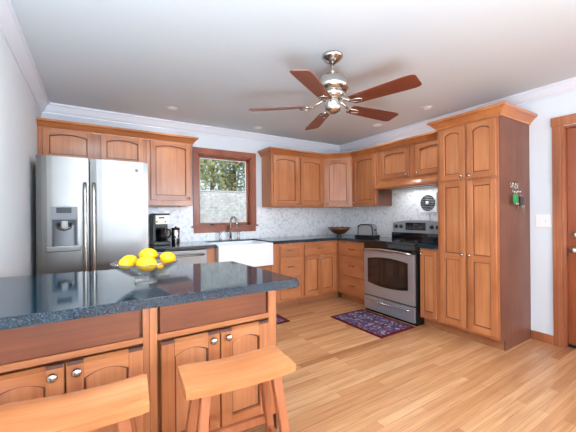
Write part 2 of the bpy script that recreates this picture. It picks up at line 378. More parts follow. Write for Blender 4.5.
# window over the sink
wnd = bpy.data.objects.new('window_1', None); COL.objects.link(wnd); wnd.location = (-2.12, 0, WZ0); wnd['_w'] = 1; tag(wnd, kind='structure'); roots.append(wnd)
cw = 0.072
b = MB(); b.box(WX0 - cw, WX0, -0.022, -0.001, WZ0, WZ1 + cw + .004, .004).box(WX1, WX1 + cw, -0.022, -0.001, WZ0, WZ1 + cw + .004, .004).box(WX0 - cw, WX1 + cw, -0.024, -0.001, WZ1, WZ1 + cw + .006, .004)
b.box(WX0 - cw + .01, WX1 + cw - .01, -0.02, -0.001, WZ0 - .095, WZ0 - .022, .004)
b.build('casing', M['window_wood'], wnd)
MB().box(WX0 - cw - .02, WX1 + cw + .02, -0.05, 0.12, WZ0 - .022, WZ0 + .001, .004).build('sill', M['window_wood'], wnd)
b = MB(); jt = .016
b.box(WX0, WX0 + jt, -0.002, .13, WZ0, WZ1).box(WX1 - jt, WX1, -0.002, .13, WZ0, WZ1).box(WX0, WX1, -0.002, .13, WZ1 - jt, WZ1)
b.build('jamb', M['window_wood'], wnd)
b = MB(); s0, s1, t0, t1 = WX0 + jt, WX1 - jt, WZ0 + .001, WZ1 - jt; sw = .036
b.box(s0, s0 + sw - .01, .06, .10, t0, t1, .003).box(s1 - sw, s1, .06, .10, t0, t1, .003).box(s0, s1, .06, .10, t0, t0 + sw, .003).box(s0, s1, .06, .10, t1 - sw + .012, t1, .003)
sash = b.build('sash', M['window_wood'], wnd)
b = MB(); g0, g1, h0, h1 = s0 + sw - .01, s1 - sw, t0 + sw, t1 - sw + .012
b.box(g0, g0 + .008, .068, .08, h0, h1).box(g1 - .008, g1, .068, .08, h0, h1).box(g0, g1, .068, .08, h1 - .008, h1).box(g0, g1, .068, .08, h0, h0 + .008)
b.build('glazing_bead', M['white_trim'], sash)
MB().box(g0, g1, .083, .087, h0, h1).build('glass', M['glass'], sash)
for x in (-2.3, -1.93):
    MB().box(x - .03, x + .03, .035, .06, t0 + .004, t0 + .022, .004).build('sash_lock', M['black'], wnd)
sh = thing('window_shade', (-2.12, .075, h0), 'white bottom-up fabric shade covering the lower half of the kitchen window', 'shade')
b = MB(); zs = 1.597; n = 22
pts = []
for i in range(n + 1):
    z = h0 + .002 + (zs - h0 - .012) * i / n; pts.append((.052 + (.0012 if i % 2 else -.0012), z))
P = [Vector((x, y, z)) for x in (g0 + .004, g1 - .004) for y, z in pts]
b.faces(P, [(i, i + 1, n + 2 + i, n + 1 + i) for i in range(n)])
b.build('fabric', M['shade'], sh)
MB().box(g0 + .004, g1 - .004, .042, .062, zs - .012, zs + .002, .003).build('top_rail', M['white_trim'], sh)

# exterior door and its casing
dr = bpy.data.objects.new('door_1', None); COL.objects.link(dr); dr.location = (.06, -3.5, 0); dr['_w'] = 1; tag(dr, kind='structure'); roots.append(dr)
fr = Frame((.045, DY0 - .02, 0), (0, -1, 0), (-1, 0, 0)); dw = (DY0 - DY1) - .04
b = MB(); b.box(0, .115, .03, 2.028, -.04, 0, .002, fr).box(dw - .115, dw, .03, 2.028, -.04, 0, .002, fr)
for z0, z1 in ((.03, .25), (.95, 1.12), (1.9, 2.028)): b.box(.115, dw - .115, z0, z1, -.04, 0, .002, fr)
for z0, z1 in ((.25, .95), (1.12, 1.9)): b.box(.115, dw - .115, z0, z1, -.032, -.014, 0, fr).box(.155, dw - .155, z0 + .04, z1 - .04, -.02, -.005, .008, fr)
b.build('door_leaf', M['door_wood'], dr)
kp = [(.031, 0), (.031, .006), (.012, .01), (.012, .03), (.024, .036), (.031, .05), (.028, .062), (.012, .07), (.0, .071)]
MB().lathe(kp, fr(.055, .905), (-1, 0, 0)).build('door_knob', M['nickel'], dr)
MB().lathe([(.03, 0), (.03, .008), (.022, .018), (.0, .02)], fr(.055, 1.04), (-1, 0, 0)).build('deadbolt', M['nickel'], dr)
MB().box(0, dw, .002, .03, -.035, .004, 0, fr).build('door_sweep', M['black'], dr)
MB().box(-.004, .004, .84, .92, -.03, .001, 0, fr).build('strike_plate', M['black'], dr)
b = MB(); b.box(-.022, 0, DY0 + .006, -2.979, 0, DZ + .004, .003).box(-.018, 0, DY1 - .085, DY1 - .006, 0, DZ + .004, .003)
b.box(-.028, 0, DY1 - .09, -2.973, DZ + .004, DZ + .088, .004)
b.box(0, .15, DY0 - .018, DY0, 0, DZ).box(0, .15, DY1, DY1 + .018, 0, DZ).box(0, .15, DY1, DY0, DZ - .02, DZ)
b.box(-.012, 0.0, DY0 - .01, DY0 + .006, 0, DZ + .004, .002)
struct('trim_2', b, M['casing_wood'])

# ------------------------------------------------------------------ cabinets
def arch_loop(a0, a1, b0, b1, rise, ins, n=14):
    a0 += ins; a1 -= ins; b0 += ins
    pts = [(a0, b0), (a1, b0)]
    for i in range(n + 1):
        t = i / n; a = a1 + (a0 - a1) * t; pts.append((a, b1 - ins - rise * (2 * t - 1) ** 2))
    return pts
def knob(parent, fr, a, b, c=.02, m='nickel', r=.015):
    MB().lathe([(r * .55, 0), (r * .45, .008), (r * .5, .012), (r, .017), (r * 1.02, .022), (r * .75, .028), (0, .03)], fr(a, b, c), fr.w, 16).build('knob', M[m], parent)
def bar_pull(parent, fr, a, b, c=.02, w=.09, m='pull'):
    pts = [fr(a - w / 2, b, c), fr(a - w / 2, b, c + .016), fr(a - w / 2 + .012, b, c + .024), fr(a + w / 2 - .012, b, c + .024), fr(a + w / 2, b, c + .016), fr(a + w / 2, b, c)]
    MB().tube(pts, .005, 8).build('pull', M[m], parent)
def across(fr): return M['wood_x'] if abs(fr.u.x) > .9 else (M['wood_y'] if abs(fr.u.y) > .9 else M['wood'])
def door(parent, fr, a0, a1, b0, b1, rise=.026, kn=None, mids=(), kr=.015, stile=.052, rail=.056, nm='door', ends=False):
    fr = Frame(fr(0, 0, .003), fr.u, fr.w); th = .021; b = MB()
    b.box(a0, a0 + stile, b0, b1, 0, th, .003, fr, 1).box(a1 - stile, a1, b0, b1, 0, th, .003, fr, 1).slot(0)
    i0, i1 = a0 + stile, a1 - stile
    b.box(i0, i1, b0, b0 + rail, 0, th - .0006, 0, fr)
    cells = []; lo = b0 + rail
    for m_ in mids: b.box(i0, i1, m_ - .03, m_ + .03, 0, th - .0006, 0, fr); cells.append((lo, m_ - .03, 0)); lo = m_ + .03
    top = b1 - rail * .8; cells.append((lo, top, rise))
    tb = b1 - (.014 if ends else .001)
    n = 14; poly = [(i0, tb)] + [(i0 + (i1 - i0) * i / n, top - rise * (2 * i / n - 1) ** 2) for i in range(n + 1)] + [(i1, tb)]
    b.prism(poly, 0, th - .0006, fr)
    if ends: b.prism([(tb, 0), (tb, th - .0006), (b1 - .001, th - .015), (b1 - .001, 0)], i0, i1, lambda z, c, a: fr(a, z, c))
    b.slot(1)
    d = b.build(nm, [M['wood'], across(fr)], parent)
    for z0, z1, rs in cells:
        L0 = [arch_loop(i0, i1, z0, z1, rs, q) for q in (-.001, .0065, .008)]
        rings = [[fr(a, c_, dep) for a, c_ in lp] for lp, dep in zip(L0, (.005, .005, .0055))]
        p = MB(); p.rings(rings, cap=False, smooth=False); p.slot(1); nn = len(rings[0])  # outer band takes the painted lip shadow
        p.faces(rings[-1], [tuple(range(nn))]); p.slot(0); p.build('panel', [M['panel_wood'], M['lip_shade']], d)
    if ends:
        for q0, q1 in ((a0 + .003, a0 + stile - .001), (a1 - stile + .001, a1 - .003)):
            MB().box(q0, q1, b1 - .013, b1 + .0008, .002, th + .0006, 0, fr).build('end_grain', M['end_grain'], d)
    if kn: knob(d, fr, *kn, r=kr)
    return d
def drawer(parent, fr, a0, a1, b0, b1, axis='wood_x', pull=True):
    b = MB().box(a0, a1, b0, b1, .003, .021, .005, fr, 2)
    d = b.build('drawer', M[axis], parent)
    if pull: bar_pull(d, fr, (a0 + a1) / 2, (b0 + b1) / 2 + .008, .021)
    return d
def carcass(parent, fr, a0, a1, b0, b1, depth, toe=False, m='wood'):
    b = MB().box(a0, a1, b0, b1, -depth, 0, .0015, fr, 1)
    o = b.build('carcass', M[m], parent)
    if toe: MB().box(a0 + .002, a1 - .002, 0, b0, -depth, -.07, 0, fr).build('toe_kick', M['toe'], parent)
    return o
def crown_mb(path, z0=2.112, z1=2.2, out=.062):
    pr = [(-.004, z0), (.01, z0), (.012, z0 + .014), (.022, z0 + .024), (out * .68, z0 + .055), (out * .9, z0 + .064), (out, z0 + .068), (out, z1), (-.004, z1)]
    return MB().sweep(path, pr)
BF = Frame((0, -.305, 0), (1, 0, 0), (0, -1, 0))          # upper cabinets, window wall
RF = Frame((-.305, 0, 0), (0, -1, 0), (-1, 0, 0))         # upper cabinets, range wall
BB = Frame((0, -.61, 0), (1, 0, 0), (0, -1, 0))           # base cabinets
RB = Frame((-.61, 0, 0), (0, -1, 0), (-1, 0, 0))
UT, UB = 2.13, 1.372
g = .001
# over the fridge
t = thing('wall_cabinet', (-3.655, 0, 1.8), 'short two-door maple cabinet bridging above the stainless refrigerator', 'cabinet')
carcass(t, BF, LX + .003, -3.17 - g, 1.8, UT, .3)
door(t, BF, -4.10, -3.684, 1.815, 2.118, .024); door(t, BF, -3.615, -3.207, 1.815, 2.118, .024)
t = thing('wall_cabinet', (-2.915, 0, UB), 'tall single-door maple wall cabinet above the coffee maker beside the window', 'cabinet')
carcass(t, BF, -3.17, -2.662, UB, UT, .3); door(t, BF, -3.132, -2.69, UB + .062, 2.118, .026, (-2.715, UB + .09))
o = tag(crown_mb([(LX + .002, -.305), (-2.662, -.305), (-2.662, -.002)]).build('cabinet_crown', M['crown_wood']), 'amber crown moulding running over the fridge cabinets up to the window', 'crown moulding')
# corner run
t = thing('wall_cabinet', (-1.08, 0, UB), 'two-door arched maple wall cabinet just past the window, ending at the corner', 'cabinet')
carcass(t, BF, -1.557, -.61 - g, UB, UT, .3)
door(t, BF, -1.533, -1.112, UB + .03, 2.1, .026, (-1.135, UB + .055)); door(t, BF, -1.066, -.65, UB + .03, 2.1, .026, (-.675, UB + .055))
t = thing('corner_wall_cabinet', (-.3, -.3, UB), 'diagonal single-door maple wall cabinet fitted across the corner', 'cabinet')
MB().prism([(-.61, -.003), (-.61, -.305), (-.305, -.61), (-.003, -.61), (-.003, -.003)], UB, UT).build('carcass', M['wood'], t)
DF = Frame((-.61, -.305, 0), (1, -1, 0), (-1, -1, 0)); dl = .305 * math.sqrt(2)
door(t, DF, .03, dl - .03, UB + .03, 2.1, .026, (.055, UB + .055))
t = thing('wall_cabinet', (0, -.86, UB), 'narrow single-door maple wall cabinet between the diagonal corner unit and the hood', 'cabinet')
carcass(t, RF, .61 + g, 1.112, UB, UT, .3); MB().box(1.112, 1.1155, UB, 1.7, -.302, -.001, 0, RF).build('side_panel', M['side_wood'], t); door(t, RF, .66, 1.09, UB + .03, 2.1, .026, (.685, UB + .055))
t = thing('wall_cabinet', (0, -1.65, 1.7), 'short two-door maple wall cabinet above the wooden hood valance', 'cabinet')
carcass(t, RF, 1.115 + g, 2.195, 1.7, UT, .3)
door(t, RF, 1.195, 1.635, 1.725, 2.1, .026, (1.61, 1.75)); door(t, RF, 1.735, 2.165, 1.725, 2.1, .026, (1.76, 1.75))
t = thing('range_hood', (0, -1.65, 1.6), 'wooden hood valance with a coved front projecting above the stove', 'range hood')
pr = [(.0, 1.595), (.0, 1.6), (.07, 1.6), (.078, 1.606), (.078, 1.622), (.07, 1.63), (.05, 1.645), (.03, 1.672), (.02, 1.69), (.0, 1.698)]
pr = [(-.02, 1.592), (.072, 1.592), (.08, 1.6), (.08, 1.618), (.07, 1.628), (.048, 1.643), (.026, 1.67), (.018, 1.698), (-.02, 1.698)]
MB().sweep([(-.305, -1.13), (-.305, -2.195)], pr).build('valance', M['crown_wood'], t)
MB().box(-.304, -.01, -2.195, -1.118, 1.6, 1.698).build('liner', M['wood_y'], t)
MB().box(-.25, -.08, -1.95, -1.25, 1.585, 1.6, .004).build('filter', M['steel_dark'], t)
tag(crown_mb([(-1.557, -.002), (-1.557, -.305), (-.61, -.305), (-.305, -.61), (-.305, -2.128)]).build('cabinet_crown', M['crown_wood']), 'amber crown moulding turning the corner over the wall cabinets and the hood', 'crown moulding')
# pantry
t = thing('pantry_cabinet', (-.3, -2.5, 0), 'floor-to-ceiling four-door maple pantry cabinet between the stove wall and the exit door', 'cabinet')
y0, y1 = 2.2, 2.795
b = MB().box(y0, y1 - .012, .1, 2.15, -.605, 0, .0015, RB, 1); b.build('carcass', M['wood'], t)
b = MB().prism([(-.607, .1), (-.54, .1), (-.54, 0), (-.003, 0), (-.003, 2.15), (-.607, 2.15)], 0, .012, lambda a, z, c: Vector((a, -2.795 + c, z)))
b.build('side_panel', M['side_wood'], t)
MB().box(y0, y1 - .014, 0, .1, -.6, -.07, 0, RB).build('toe_kick', M['toe'], t)
door(t, RB, 2.238, 2.492, 1.585, 2.108, .026, (2.468, 1.612)); door(t, RB, 2.514, 2.768, 1.585, 2.108, .026, (2.538, 1.612))
door(t, RB, 2.238, 2.492, .13, 1.56, 0, (2.468, .845), (.82,)); door(t, RB, 2.514, 2.768, .13, 1.56, 0, (2.538, .845), (.82,))
crown_mb([(-.31, -2.2), (-.61, -2.2), (-.61, -2.795), (-.003, -2.795)], 2.122, 2.212, .07).build('crown', M['crown_wood'], t)

# base cabinets along the window wall
def base(name, x, label): return thing(name, x, label, 'cabinet')
t = base('base_filler_cabinet', (-2.53, -.3, 0), 'slim plain maple end panel between the dishwasher and the farmhouse sink')
carcass(t, BB, -2.588, -2.482, .1, .874, .6, True)
t = base('sink_base_cabinet', (-2.1, -.3, 0), 'maple sink cabinet carrying the white farmhouse sink')
carcass(t, BB, -2.481, -1.745, .1, .615, .6, True); door(t, BB, -2.45, -2.12, .13, .585, 0); door(t, BB, -2.105, -1.775, .13, .585, 0)
t = base('drawer_cabinet', (-1.46, -.3, 0), 'three-drawer maple base cabinet touching the farmhouse sink')
carcass(t, BB, -1.744, -1.265, .1, .874, .6, True)
MB().box(-1.742, -1.68, .1, .874, 0, .012, .002, BB).build('stile', M['wood'], t)
for z0, z1 in ((.7, .842), (.42, .682), (.132, .402)): drawer(t, BB, -1.615, -1.298, z0, z1)
t = base('base_cabinet', (-.95, -.3, 0), 'maple base cabinet with one drawer over two doors, below the wall corner')
carcass(t, BB, -1.264, -.612, .1, .874, .6, True)
MB().box(-.616, -.545, 0, .1, -.2, -.07, 0, BB).build('toe_kick', M['toe'], t)
drawer(t, BB, -1.222, -.672, .695, .842)
door(t, BB, -1.222, -.949, .132, .677, 0, (-.975, .64)); door(t, BB, -.943, -.672, .132, .677, 0, (-.917, .64))
t = base('drawer_cabinet', (-.3, -.9, 0), 'three-drawer maple base cabinet between the corner and the stove')
carcass(t, RB, .6125, 1.198, .1, .874, .6, True)
for z0, z1 in ((.675, .838), (.385, .657), (.105, .367)): drawer(t, RB, .69, 1.17, z0 + (.02 if z0 < .2 else 0), z1, 'wood_y')
t = base('base_cabinet', (-.3, -2.09, 0), 'slim single-door maple base cabinet squeezed between stove and pantry')
carcass(t, RB, 1.982, 2.199, .1, .874, .6, True); door(t, RB, 2.0, 2.188, .13, .842, 0, (2.024, .81), stile=.04)

# counters
def granite_top(name, boxes, label, bev=.008):
    b = MB()
    for q in boxes: b.box(*q, .875, .914, bev, seg=3)
    return tag(b.build(name, M['granite']), label, 'countertop')
b = MB(); b.prism([(-3.222, -.001), (-3.222, -.648), (-2.476, -.648), (-2.476, -.135), (-1.75, -.135), (-1.75, -.648), (-.648, -.648), (-.648, -1.2), (-.001, -1.2), (-.001, -.001)], .875, .914, bev=.007)
tag(b.build('countertop', M['granite']), 'dark blue granite counter wrapping the corner around the farmhouse sink', 'countertop')
b = MB().box(-.648, -.001, -2.198, -1.979, .875, .914, .006, seg=3)
tag(b.build('countertop', M['granite']), 'short strip of blue granite counter between stove and pantry', 'countertop')
# backsplash
bt = .008
b = MB(); b.box(-3.236, WX0 - cw - .001, -bt, -.0005, .9145, 1.385).box(WX1 + cw + .001, -.001, -bt, -.0005, .9145, 1.371).box(WX0 - cw - .001, WX1 + cw + .001, -bt, -.0005, .9145, WZ0 - .097)
tag(b.build('tile_backsplash', M['tin']), 'silver white pressed tile backsplash on the window wall', 'backsplash')
b = MB(); b.box(-bt, -.0005, -1.117, -bt - .001, .9145, 1.371).box(-bt, -.0005, -2.198, -1.117, .9145, 1.598)
tag(b.build('tile_backsplash', M['tin']), 'silver white pressed tile backsplash behind the stove', 'backsplash')

# ------------------------------------------------------------------ refrigerator
FX0, FX1, FM, FF, FT = -4.096, -3.226, -3.716, -.80, 1.775
t = thing('refrigerator', ((FX0 + FX1) / 2, -.4, 0), 'large stainless side-by-side refrigerator with a water dispenser in its narrow door', 'refrigerator')
MB().box(FX0 + .004, FX1 - .004, -.70, -.03, .02, FT - .012, .004).build('body', M['dark_grey'], t)
MB().box(FX0 + .02, FX1 - .02, -.71, -.66, 0.0, .07).build('kick_grille', M['black'], t)
def fdoor(nm, x0, x1):
    n = 10; hw = (x1 - x0) / 2; poly = [(x0, -.708)] + [(x0, FF + .014)] + [(x0 + (x1 - x0) * i / n, FF + .012 - .012 * (1 - (2 * i / n - 1) ** 4)) for i in range(n + 1)] + [(x1, FF + .014), (x1, -.708)]
    b = MB().prism(poly, .075, FT, lambda a, y, z: Vector((a, y, z)))
    return b.build(nm, M['steel'], t)
fd = fdoor('freezer_door', FX0, FM - .006); rd = fdoor('refrigerator_door', FM + .006, FX1)
def fhandle(parent, x):
    pts = [(x, FF + .002, 1.55), (x, FF - .03, 1.545), (x, FF - .05, 1.50), (x, FF - .056, 1.40)] + [(x, FF - .058, z) for z in (1.2, 1.0, .85)] + [(x, FF - .054, .74), (x, FF - .035, .69), (x, FF + .002, .685)]
    MB().tube(pts, .0145, 12).build('handle', M['nickel'], parent)
fhandle(fd, FM - .032); fhandle(rd, FM + .034)
yy = FF - .0005
b = MB(); b.box(-4.030, -3.785, yy - .016, yy + .006, .948, .995, .006)
b.build('dispenser_tray', M['steel'], fd)
b = MB(); b.box(-3.997, -3.805, yy - .004, yy + .006, 1.225, 1.34, .002).box(-3.997, -3.988, yy - .004, yy + .006, .995, 1.225).box(-3.814, -3.805, yy - .004, yy + .006, .995, 1.225)
b.build('dispenser_frame', M['light_grey'], fd)
b = MB(); b.box(-3.988, -3.814, yy - .002, yy + .002, .99, 1.225, 0); b.build('dispenser_recess', M['dark_grey'], fd)
b = MB(); n = 12
b.rings([[Vector((-3.901 + .074 * math.cos(q), yy - .003 - .012 * math.sin(q), z)) for q in [PI * i / n for i in range(n + 1)]] for z in (.99, 1.175)], close=False, cap=False)
b.build('dispenser_back', M['light_grey'], fd)
MB().box(-3.957, -3.850, yy - .007, yy - .003, 1.283, 1.33, .001).build('dispenser_display', M['black'], fd)
b = MB(); b.tube([(-3.945, yy - .01, 1.19), (-3.94, yy - .035, 1.155), (-3.9, yy - .045, 1.14), (-3.86, yy - .035, 1.155), (-3.856, yy - .01, 1.19)], .012, 8)
b.box(-3.925, -3.876, yy - .03, yy - .002, 1.15, 1.215, .006); b.build('dispenser_nozzle', M['steel_dark'], fd)
MB().lathe([(.0135, 0), (.0135, .002), (.0, .003)], (-3.328, yy - .001, 1.693), (0, -1, 0), 18).build('emblem_plate', M['dark_grey'], rd)
MB().lathe([(.010, 0), (.010, .0012), (.0, .002)], (-3.328, yy - .0035, 1.693), (0, -1, 0), 18).build('emblem_disc', M['chrome'], rd)

# ------------------------------------------------------------------ dishwasher
t = thing('dishwasher', (-2.9, -.3, 0), 'stainless dishwasher under the counter beside the refrigerator', 'dishwasher')
MB().box(-3.196, -2.592, -.60, -.03, .02, .868).build('tub', M['dark_grey'], t)
MB().box(-3.165, -2.592, -.645, -.605, .1, .868, .005).build('door', M['steel_dark'], t)
MB().box(-3.198, -3.168, -.63, -.605, .1, .868, .002).build('side_strip', M['black'], t)
MB().tube([(-3.12, -.645, .812), (-3.12, -.675, .815), (-3.09, -.685, .815), (-2.67, -.685, .815), (-2.64, -.675, .815), (-2.64, -.645, .812)], .011, 10).build('handle', M['steel'], t)
MB().box(-3.19, -2.595, -.59, -.54, 0, .1).build('kick_plate', M['black'], t)

# ------------------------------------------------------------------ sink and faucet
t = thing('farmhouse_sink', (-2.113, -.41, .616), 'white apron-front farmhouse sink set into the granite under the window', 'sink')
b = MB(); x0, x1, q0, q1, z0, z1, th = -2.474, -1.753, -.69, -.138, .617, .898, .03
b.box(x0, x1, q0, q0 + th, z0, z1, .008, seg=3).box(x0, x0 + th, q0 + .004, q1, z0, z1, .006).box(x1 - th, x1, q0 + .004, q1, z0, z1, .006).box(x0, x1, q1 - th, q1, z0, z1, .006).box(x0 + .004, x1 - .004, q0 + .004, q1 - .004, z0, z0 + .03)
b.build('basin', M['fireclay'], t)
MB().lathe([(.045, 0), (.045, .003), (.0, .004)], (-2.113, -.4, .647), (0, 0, 1), 20).build('drain', M['steel_dark'], t)
t = thing('faucet', (-2.086, -.085, .914), 'chrome gooseneck faucet with two lever handles behind the sink', 'faucet')
sp = [(-2.086, -.085, .914), (-2.086, -.085, 1.15)] + [(-2.086 + .016 * (1 - math.cos(q)), -.085 - .07 * (1 - math.cos(q)), 1.15 + .082 * math.sin(q)) for q in [PI * i / 10 for i in range(1, 11)]] + [(-2.052, -.228, 1.08)]
b = MB().tube(sp, [.016] * 2 + [.014] * 11, 12); b.lathe([(.026, 0), (.026, .008), (.016, .02), (.014, .05)], (-2.086, -.085, .914)); b.build('spout', M['nickel'], t)
for x, dx in ((-2.235, .07), (-1.968, .085)):
    b = MB(); b.lathe([(.024, 0), (.024, .008), (.014, .02), (.013, .09), (.017, .1), (.014, .118), (0, .122)], (x, -.085, .914), seg=16)
    b.tube([(x, -.085, 1.022), (x + dx * .5, -.1, 1.03), (x + dx, -.11, 1.036)], [.008, .007, .006], 8); b.build('lever_handle', M['nickel'], t)

# ------------------------------------------------------------------ range
RY0, RY1 = -1.205, -1.974
t = thing('range_stove', (-.35, -1.59, 0), 'freestanding stainless electric stove with black glass cooktop and backguard', 'stove')
MB().box(-.655, -.015, RY1 + .002, RY0 - .002, .0, .895, .003).build('body', M['black'], t)
MB().box(-.675, -.1, RY1, RY0, .895, .918, .004).build('cooktop', M['black_gloss'], t)
fr = Frame((-.66, RY0, 0), (0, -1, 0), (-1, 0, 0)); W = RY0 - RY1
MB().box(.0, W, .798, .893, -.01, .012, .003, fr).build('vent_strip', M['black_gloss'], t)
b = MB(); b.box(.018, W - .01, .222, .79, 0, .036, .004, fr)
od = b.build('oven_door', M['range_steel'], t)
n = 16
def lens(a0, a1, b0, b1, rise):
    return [(a0 + (a1 - a0) * i / n, b0 - rise * (1 - (2 * i / n - 1) ** 2)) for i in range(n + 1)] + [(a1 - (a1 - a0) * i / n, b1 + rise * (1 - (2 * i / n - 1) ** 2)) for i in range(n + 1)]
MB().prism(lens(.085, W - .085, .385, .69, .03), .0362, .039, fr).build('window_frame', M['black_gloss'], od)
MB().prism(lens(.125, W - .125, .415, .655, .026), .0392, .040, fr).build('window_glass', M['oven_glass'], od)
hp = [fr(.05 + (W - .1) * i / n, .80 + .02 * (1 - (2 * i / n - 1) ** 2), .066 + .02 * (1 - (2 * i / n - 1) ** 2)) for i in range(n + 1)]
MB().tube([fr(.045, .80, .01)] + hp + [fr(W - .045, .80, .01)], .014, 10).build('handle', M['nickel'], od)
b = MB(); b.box(.018, W - .01, .035, .205, 0, .034, .004, fr); dd = b.build('storage_drawer', M['range_steel'], t)
hp = [fr(.08 + (W - .16) * i / n, .165, .05 + .012 * (1 - (2 * i / n - 1) ** 2)) for i in range(n + 1)]
MB().tube([fr(.07, .165, .03)] + hp + [fr(W - .07, .165, .03)], .009, 10).build('handle', M['chrome'], dd)
MB().box(-.13, -.012, RY1 + .004, RY0 - .004, .918, 1.0, .004).build('riser', M['black_gloss'], t)
bf = Frame((-.012, RY0, 0), (0, -1, 0), (-1, 0, 0))
poly = [(-.0, .995), (W, .995), (W, 1.13)] + [(W - W * i / n, 1.135 + .032 * (1 - (2 * i / n - 1) ** 2)) for i in range(1, n)] + [(0, 1.13)]
bg_ = MB().prism(poly, .0, .095, bf, bev=.006).build('backguard', M['range_steel'], t)
MB().box(.215, .215 + .30, 1.035, 1.135, .094, .099, .002, bf).build('control_panel', M['black_gloss'], bg_)
b = MB()
for i in range(7):
    for j in range(2): b.box(.245 + i * .034, .262 + i * .034, 1.05 + j * .02, 1.055 + j * .02, .0985, .0995, 0, bf)
b.build('button_marks', M['grey'], bg_)
MB().box(.33, .41, 1.095, 1.12, .0985, .0998, 0, bf).build('clock_display', M['dark_grey'], bg_)
for a in (.07, .145, .60, .685): 
    b = MB().lathe([(.026, 0), (.026, .006), (.02, .008), (.018, .028), (.0, .03)], bf(a, 1.08, .095), (-1, 0, 0), 18); b.box(a - .004, a + .004, 1.062, 1.098, .12, .131, .001, bf); b.build('burner_knob', M['black'], bg_)
for y, x, r in ((-1.40, -.5, .1), (-1.78, -.5, .085), (-1.40, -.24, .075), (-1.78, -.24, .1)):
    MB().lathe([(r, 0), (r, .0006), (r - .004, .0008), (r - .004, .0002)], (x, y, .918), (0, 0, 1), 32, cap=False).build('burner_ring', M['dark_grey'], t)
o_ = area('under_hood_fill', (-.17, -1.6, 1.582), (0, 0, 0), .08, .5, 0.9, (0.92, 0.96, 1.0))  # fill added under the hood to brighten the tiles; no fixture there
# wall exhaust fan
t = thing('wall_exhaust_fan', (-.01, -1.70, 1.39), 'square white exhaust fan with round black louvres on the tiles above the stove', 'exhaust fan')
fr = Frame((-.009, -1.70, 1.39), (0, -1, 0), (-1, 0, 0))
MB().box(-.122, .122, -.128, .128, 0, .022, .012, fr, 3).build('face_plate', M['white_plastic'], t)
MB().lathe([(.105, 0), (.105, .003), (.0, .0035)], fr(0, 0, .022), (-1, 0, 0), 32).build('opening', M['black'], t)
b = MB()
for i in range(-4, 5):
    z = i * .022; hw = math.sqrt(max(.104 ** 2 - z * z, 0)); b.box(-hw, hw, z - .0014, z + .0014, .025, .032, 0, fr)
b.build('louvre', M['white_trim'], t)
MB().lathe([(.022, 0), (.022, .006), (.0, .01)], fr(0, 0, .031), (-1, 0, 0), 18).build('centre_cap', M['white_plastic'], t)
MB().tube([fr(.02, -.13, .012), fr(.022, -.2, .01), fr(.03, -.26, .01)], .004, 6).build('pull_chain', M['grey'], t)

# ------------------------------------------------------------------ things on the counters
t = thing('coffee_maker', (-3.03, -.24, .914), 'black and cream drip coffee maker on the counter beside the refrigerator', 'coffee maker')
x0, x1 = -3.118, -2.93
b = MB(); b.box(x0, x1, -.36, -.1, .9145, .955, .01, seg=3).box(x0, x1, -.19, -.1, .955, 1.17, .006).box(x0, x1, -.34, -.1, 1.165, 1.262, .01).box(x0, x0 + .03, -.33, -.15, .95, 1.17, .004)
b.build('body', M['black'], t)
MB().box(x0 + .004, x1 - .004, -.345, -.11, 1.262, 1.28, .008).build('lid', M['dark_grey'], t)
pnl = MB().box(x0 + .028, x1 - .004, -.348, -.338, 1.155, 1.26, .004).build('control_panel', M['cream'], t)
MB().box(-3.055, -2.995, -.351, -.347, 1.222, 1.24).build('clock_display', M['black'], pnl)
for x in (-3.075, -2.985): MB().lathe([(.009, 0), (.009, .005), (0, .006)], (x, -.348, 1.185), (0, -1, 0), 12).build('button', M['dark_grey'], pnl)
c = MB().lathe([(.045, 0), (.068, .015), (.074, .06), (.06, .11), (.048, .135)], (-3.02, -.27, .957), (0, 0, 1), 24).build('carafe', M['carafe_glass'], t)
MB().lathe([(.05, 0), (.052, .012), (.03, .02), (0, .022)], (-3.02, -.27, 1.092), (0, 0, 1), 20).build('carafe_lid', M['black'], c)
MB().tube([(-2.965, -.29, 1.09), (-2.925, -.30, 1.085), (-2.918, -.305, 1.03), (-2.948, -.295, .99)], .009, 8).build('carafe_handle', M['black'], c)
t = thing('kitchen_canister', (-2.84, -.2, .914), 'slim stainless lidded canister standing next to the coffee maker', 'canister')
MB().lathe([(.046, 0), (.048, .004), (.048, .165), (.046, .17)], (-2.84, -.2, .9145), seg=28).build('body', M['chrome'], t)
MB().lathe([(.05, 0), (.05, .016), (.042, .024), (.012, .026), (.012, .038), (0, .04)], (-2.84, -.2, 1.084), seg=28).build('lid', M['black'], t)
t = thing('wooden_bowl', (-.45, -.47, .914), 'dark brown wooden footed bowl with a wavy rim in the counter corner', 'bowl')
cx, cy = -.45, -.47; seg = 36; prof = [(.05, 0, 0), (.055, .006, 0), (.03, .014, 0), (.028, .03, 0), (.085, .045, 0), (.138, .088, 0), (.178, .138, 1), (.171, .14, 1), (.13, .094, 0), (.06, .055, 0), (.01, .045, 0)]
b = MB(); b.rings([[Vector((cx + r * math.cos(2 * PI * k / seg), cy + r * math.sin(2 * PI * k / seg), .9145 + z + wv * .006 * math.cos(12 * 2 * PI * k / seg))) for k in range(seg)] for r, z, wv in prof]); b.build('bowl', M['bowl_wood'], t)
b = MB(); b.lathe([(.0, -.04), (.026, -.03), (.04, 0), (.026, .03), (0, .04)], (0, 0, 0), seg=18)
tag(b.build('decorative_ball', M['dark_red'], None, (0, 0, 0)), 'round dark red ball resting inside the brown wooden bowl', 'ball').location = (cx, cy, 1.003)
t = thing('toaster', (-.40, -1.0, .914), 'chrome toaster with black frame on a black base next to the stove', 'toaster', world=False, rotz=math.radians(-72))
MB().box(-.155, .155, -.085, .085, .001, .045, .012, seg=3).build('base', M['black'], t)
arch = [(-.115, .04), (-.11, .16), (-.095, .185), (-.07, .195), (.07, .195), (.095, .185), (.11, .16), (.115, .04)]
